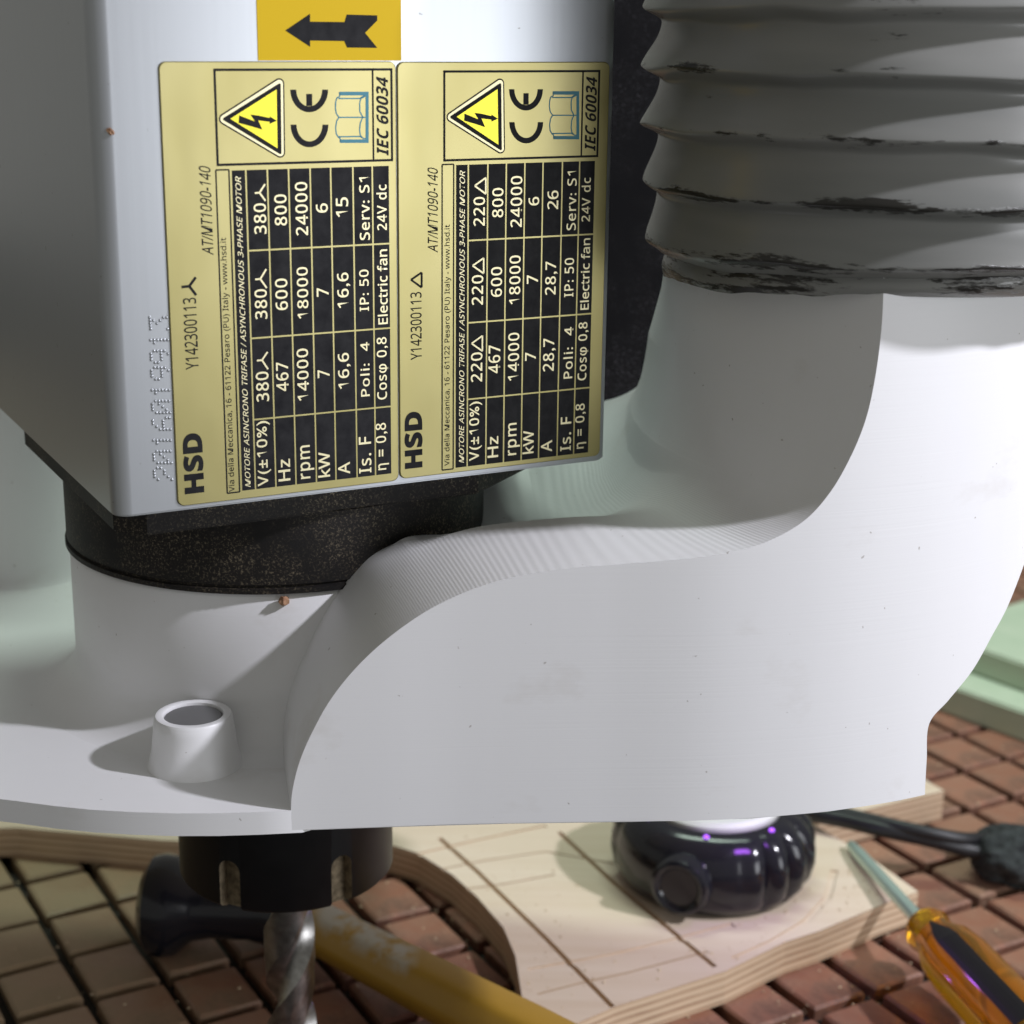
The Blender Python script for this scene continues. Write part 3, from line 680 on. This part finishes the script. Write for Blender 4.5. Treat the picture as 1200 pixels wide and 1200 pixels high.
# ================================================================== HOSE
HX, HY = .1000, .4540
hose = empty('dust_hose', (HX, HY, -.062), label='grimy grey ribbed vacuum hose pushed over the top of the white shoe', cat='hose')
hp = []; ZH = -.0612
def rib(z):
    # distance above the cuff -> radius
    h = z-ZH
    if h < .0045: return .0604+.0006*math.sin(h/.0045*math.pi)
    ph = ((h-.0045)/.0143) % 1.0; k = int((h-.0045)/.0143)
    # tip at 0.22, steep below, long flare above
    tip = .24
    if ph < tip: q = ph/tip; a = q*q*(3-2*q)
    else: q = (1-ph)/(1-tip); a = .5*q**1.6+.5*(q*q*(3-2*q))**1.1
    base = .0612 if (k == 0 and ph < tip) else .0632
    return base + (.0658+.0012*min(k, 2)-base)*a
N = 150; zz = ZH
prof = []
while zz < .060: prof.append((rib(zz), zz)); zz += .00045
v_ = []; f_ = []
for r, z in prof:
    for k in range(N):
        a = 2*math.pi*k/N; ir = 1+.0060*noise.noise(Vector((math.cos(a)*2, math.sin(a)*2, z*60)))
        x = math.cos(a)*r*ir; y = math.sin(a)*r*ir
        # lower lip sags on the left and back, frays a little
        lip = max(0, 1-(z-ZH)/.010); dz = lip*(.0036*(y/.06) * 0 - .0034*max(0, -x/.06) + .0026*max(0, -y/.06) + .0006*noise.noise(Vector((math.cos(a)*9, math.sin(a)*9, 3))))
        dz += .0011*noise.noise(Vector((math.cos(a)*3, math.sin(a)*3, z*90)))
        v_.append((HX+x, HY+y, z+dz))
for i in range(len(prof)-1):
    for k in range(N): f_.append((i*N+k, i*N+(k+1) % N, (i+1)*N+(k+1) % N, (i+1)*N+k))
# inner wall
b = len(v_)
for r, z in ((.0575, ZH+.001), (.0575, .0598)):
    for k in range(N): a = 2*math.pi*k/N; v_.append((HX+r*math.cos(a), HY+r*math.sin(a), z))
for k in range(N):
    k2 = (k+1) % N; f_ += [(k2, k, b+k, b+k2), (b+k2, b+k, b+N+k, b+N+k2), (b+N+k2, b+N+k, (len(prof)-1)*N+k, (len(prof)-1)*N+k2)]
o = obj('ribbed_wall', v_, f_, HOSE, hose, (HX, HY, ZH), 60)
ga = o.data.attributes.new('grime', 'FLOAT', 'POINT'); gv = []
for i, (r_1, z) in enumerate(prof):
    h = z-ZH; ph = ((h-.0045)/.0143) % 1.0; k = math.floor((h-.0045)/.0143)
    g_ = max(0, 1-abs(ph-.22)/.20)*(.50, .60, .38, .24, .14, .1, .1, .1, .1, .1)[max(0, min(9, k))] if k >= 0 else .30+.12*(h < .002)
    for j in range(N):
        a = 2*math.pi*j/N; gv.append(g_+(.30*noise.noise(Vector((math.cos(a)*2.2, math.sin(a)*2.2, z*50)))))
gv += [0.0]*(len(o.data.vertices)-len(gv)); ga.data.foreach_set('value', gv)

# ================================================================== BACKGROUND MACHINE PANEL
t_ = prism('machine_panel', [(.030, .585), (.30, .585), (.30, .600), (.030, .600)], -.15, .16, BLACK_PANEL, bev=.002, smooth=30)
tag(t_, 'black machine panel seen between the spindle and the ribbed hose', 'panel')

# ================================================================== THINGS ON THE TABLE
# ribbed round device
dc = Vector((onz(845, 1078, -.317).x, onz(845, 1078, -.317).y+.0345, -.317))
dv = empty('ribbed_device', dc, label='black ribbed round device with pale top and glowing violet glint beads on the plywood', cat='device')
E1 = Vector((0, 0, 1)).orthogonal().normalized(); E2 = Vector((0, 0, 1)).cross(E1); KD = Vector((-.55, -.83, 0))
def rfd(r, h, t):
    a = (t*1.0) % (2*math.pi); k = max(0, min(1, (h-.002)/.006))*max(0, min(1, (.030-h)/.006))
    return r*(1+.12*k*(abs(math.sin(t*10))**.8-.7)*(1-max(0, min(1, ((E1*math.cos(t)+E2*math.sin(t)).dot(KD)-.45)/.3))))
lathe('ribbed_body', [(.0300, 0), (.0345, .0015), (.0372, .006), (.0382, .012), (.0380, .018), (.0362, .024), (.0330, .0285), (.0285, .0305), (.0262, .0308), (.0255, .0290)], GLOSS, dc, n=220, parent=dv, rf=rfd, smooth=50)
lathe('pale_disc', [(.0250, .0285), (.0252, .0320), (.0235, .0335), (.0, .0338)], OFFW, dc, n=64, parent=dv)
kd = (onz(797, 1018, -.30)-onz(845, 1010, -.30)); kd = Vector((-.40, -.92, 0)).normalized()
kc = dc+kd*.0355+Vector((0, 0, .0145))
lathe('round_knob', [(.0112, -.004), (.0114, .004), (.0106, .0062), (.0092, .0070), (.0078, .0064), (.0070, .0052), (.0, .0052)], GLOSS, kc, axis=kd, n=48, parent=dv)
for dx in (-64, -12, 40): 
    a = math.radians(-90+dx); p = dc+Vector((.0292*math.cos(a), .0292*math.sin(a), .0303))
    lathe('glint_bead', [(.0011, 0), (.0009, .0006), (.0004, .0009)], GLINT, p, n=12, parent=dv)  # glowing beads stand in for violet reflections on the rim
vl = bpy.data.lights.new('violet_glint_light', 'POINT'); vl.energy = .013; vl.color = (.45, .12, 1.0); vl.shadow_soft_size = .004  # unseen point light added for violet glints on the ribs
vo = bpy.data.objects.new('violet_glint_light', vl); C.objects.link(vo); vo.location = (dc.x+.016, dc.y-.046, dc.z+.050+H0)
# mallet
z_m = -.313
hl = onz(180, 1060, z_m); hr = onz(352, 1088, z_m)+Vector((0, .012, 0)); hr.z = z_m; ax = (hr-hl).normalized(); L = (hr-hl).length
mal = empty('mallet', (hl+hr)/2-Vector((0, 0, .017)), label='yellow handled mallet with black head lying on the tiles behind the cutter', cat='mallet')
lathe('head', [(.006, -.0035), (.0135, -.0028), (.0180, 0), (.0188, .004), (.0180, .009), (.0125, .015), (.0112, .022), (.0112, L-.02), (.0125, L-.014), (.0160, L-.006), (.0165, L), (.014, L+.003)], GLOSS, hl, axis=ax, n=72, parent=mal)
h0 = (hl+hr)/2*.25+hr*.75; h1 = onz(742, 1282, -.316)
d = (h1-h0).normalized(); hp_ = [h0+d*((h1-h0).length*k/12) for k in range(13)]
hv = []; hf = []; n8 = 40; e1 = d.cross(Vector((0, 0, 1))).normalized(); e2 = e1.cross(d)
for i, p in enumerate(hp_):
    r = .0086+.0022*min(1, i/9)
    for k in range(n8):
        a = 2*math.pi*k/n8+.2; sq = 1/max(abs(math.cos((a % (math.pi/3))-math.pi/6)), .1)*.93
        rr = r*(.55*sq+.45); hv.append(p+(e1*math.cos(a)+e2*math.sin(a))*rr)
for i in range(12):
    for k in range(n8): hf.append((i*n8+k, i*n8+(k+1) % n8, (i+1)*n8+(k+1) % n8, (i+1)*n8+k))
hf.append(tuple(range(n8-1, -1, -1))); hf.append(tuple(12*n8+k for k in range(n8)))
hd = obj('handle', hv, hf, WOODY, mal, h0, 30); fixn(hd.data)
# screwdriver
s_tip = onz(997, 988, -.309); s_tip.z = -.3145; s_tip = onz(997, 990, -.3145); s_mid = onz(1083, 1085, -.309); s_end = onz(1220, 1232, -.309)
sd = empty('screwdriver', s_mid-Vector((0, 0, .012)), label='screwdriver with amber handle and thin steel blade resting on the plywood corner', cat='screwdriver')
ds = (s_mid-s_tip).normalized()
tube('blade', [s_tip, s_tip+ds*.004, s_tip+ds*.010, s_mid+ds*.004], [.0018, .0022, .0026, .0027], CHROME, sd, 16)
dh = (s_end-s_mid).normalized(); LH = (s_end-s_mid).length
def rfs(r, h, t): return r*(1+.10*(abs(math.sin(t*3))**.5-.5)*min(1, max(0, (h-.008)/.01)))
lathe('handle', [(.0050, 0), (.0078, .0010), (.0086, .0035), (.0078, .0075), (.0082, .0120), (.0108, .0200), (.0118, .0300), (.0120, LH), (.009, LH+.003)], AMBER, s_mid, axis=dh, n=96, parent=sd, rf=rfs, smooth=40)
vw = -(s_mid+dh*.03); vw = (vw-dh*vw.dot(dh)).normalized(); sd_ = dh.cross(vw)
sv = []; sf = []
for i in range(15):
    u = .012+(LH-.014)*i/14; hw = math.radians(17)*min(1, (i+.2)/2.5); R1 = .0124 if u > .026 else .0124-(.026-u)*.17
    for q in range(5):
        a_ = hw*(q-2)/2-math.radians(14); sv.append(s_mid+dh*u+(vw*math.cos(a_)+sd_*math.sin(a_))*(R1+.0004))
    for q in (4, 0):
        a_ = hw*(q-2)/2-math.radians(14); sv.append(s_mid+dh*u+(vw*math.cos(a_)+sd_*math.sin(a_))*(R1-.003))
for i in range(14):
    for q in range(7): sf.append((i*7+q, i*7+(q+1) % 7, i*7+7+(q+1) % 7, i*7+7+q))
sf += [tuple(range(6, -1, -1)), tuple(14*7+q for q in range(7))]
st_ = obj('black_stripe', sv, sf, RUBBER, sd, s_mid); fixn(st_.data)
# cables
def cable(pxs, zs, r, lab, **k):
    P = [onz(x, y, z) for (x, y), z in zip(pxs, zs)]; P = spline([tuple(p) for p in P], 8)
    return tag(tube('cable', P, r, RUBBER, n=14), lab, 'cable')
cable([(930, 950), (985, 960), (1040, 973), (1100, 986), (1150, 1000), (1230, 1022)], [-.310]*3+[-.313, -.318, -.320], .0034, 'thicker front black cable running right from under the white shoe')
cable([(950, 944), (1010, 958), (1070, 972), (1130, 983), (1175, 981), (1240, 975)], [-.308]*3+[-.312, -.318, -.320], .0027, 'thinner black cable lying just behind the thicker one')
# black cloth bundle at the right edge
bc_ = onz(1165, 1045, -.33); bm = bmesh.new(); bmesh.ops.create_icosphere(bm, subdivisions=5, radius=1)
for v in bm.verts:
    p = v.co.copy(); q = 1+.22*noise.noise(p*1.6)+.10*noise.noise(p*4.5)+.03*noise.noise(p*14)
    v.co = Vector((p.x*.020*q, p.y*.016*q, max(-.010, p.z*.0125*q)))
me = bpy.data.meshes.new('brush_head'); bm.to_mesh(me); bm.free()
CLOTH = mottled('charcoal_cloth', (.010, .012, .012), (.045, .052, .052), 220, .95, bs=.8, bd=.002)
me.materials.append(CLOTH); smooth_(me, 80); o = bpy.data.objects.new('cloth_bundle', me); C.objects.link(o); o.location = (bc_.x+.014, bc_.y+.012, .010)
tag(o, 'crumpled charcoal cloth lying at the right beside the black cables', 'cloth')
# loose chips
def chip(loc, sz, lab, rot):
    bm = bmesh.new(); bmesh.ops.create_icosphere(bm, subdivisions=2, radius=1)
    for v in bm.verts:
        q = 1+.6*noise.noise(v.co*2.3+Vector(loc)*40); v.co = Vector((v.co.x*sz*q, v.co.y*sz*.45*q, v.co.z*sz*.8*q))
    me = bpy.data.meshes.new('wood_chip'); bm.to_mesh(me); bm.free(); me.materials.append(CHIP)
    o = bpy.data.objects.new('wood_chip', me); C.objects.link(o); o.location = Vector(loc)+Vector((0, 0, H0)); o.rotation_euler = rot; tag(o, lab, 'wood chip')
ang = tocam+math.radians(1); chip((CX+(RC+.0008)*math.cos(ang), CY+(RC+.0008)*math.sin(ang), -.1428), .0018, 'small reddish wood chip stuck under the black ring', (.3, .5, 1.0))
p = C0+dF*.0035+nF*.0003; chip((p.x, p.y, face(130, 154)[1]), .0010, 'tiny brown wood chip on the left edge of the motor', (.7, 1.0, .4))
for o in bpy.data.objects:
    if 'wloc' in o: del o['wloc']
scene.cycles.max_bounces = 8
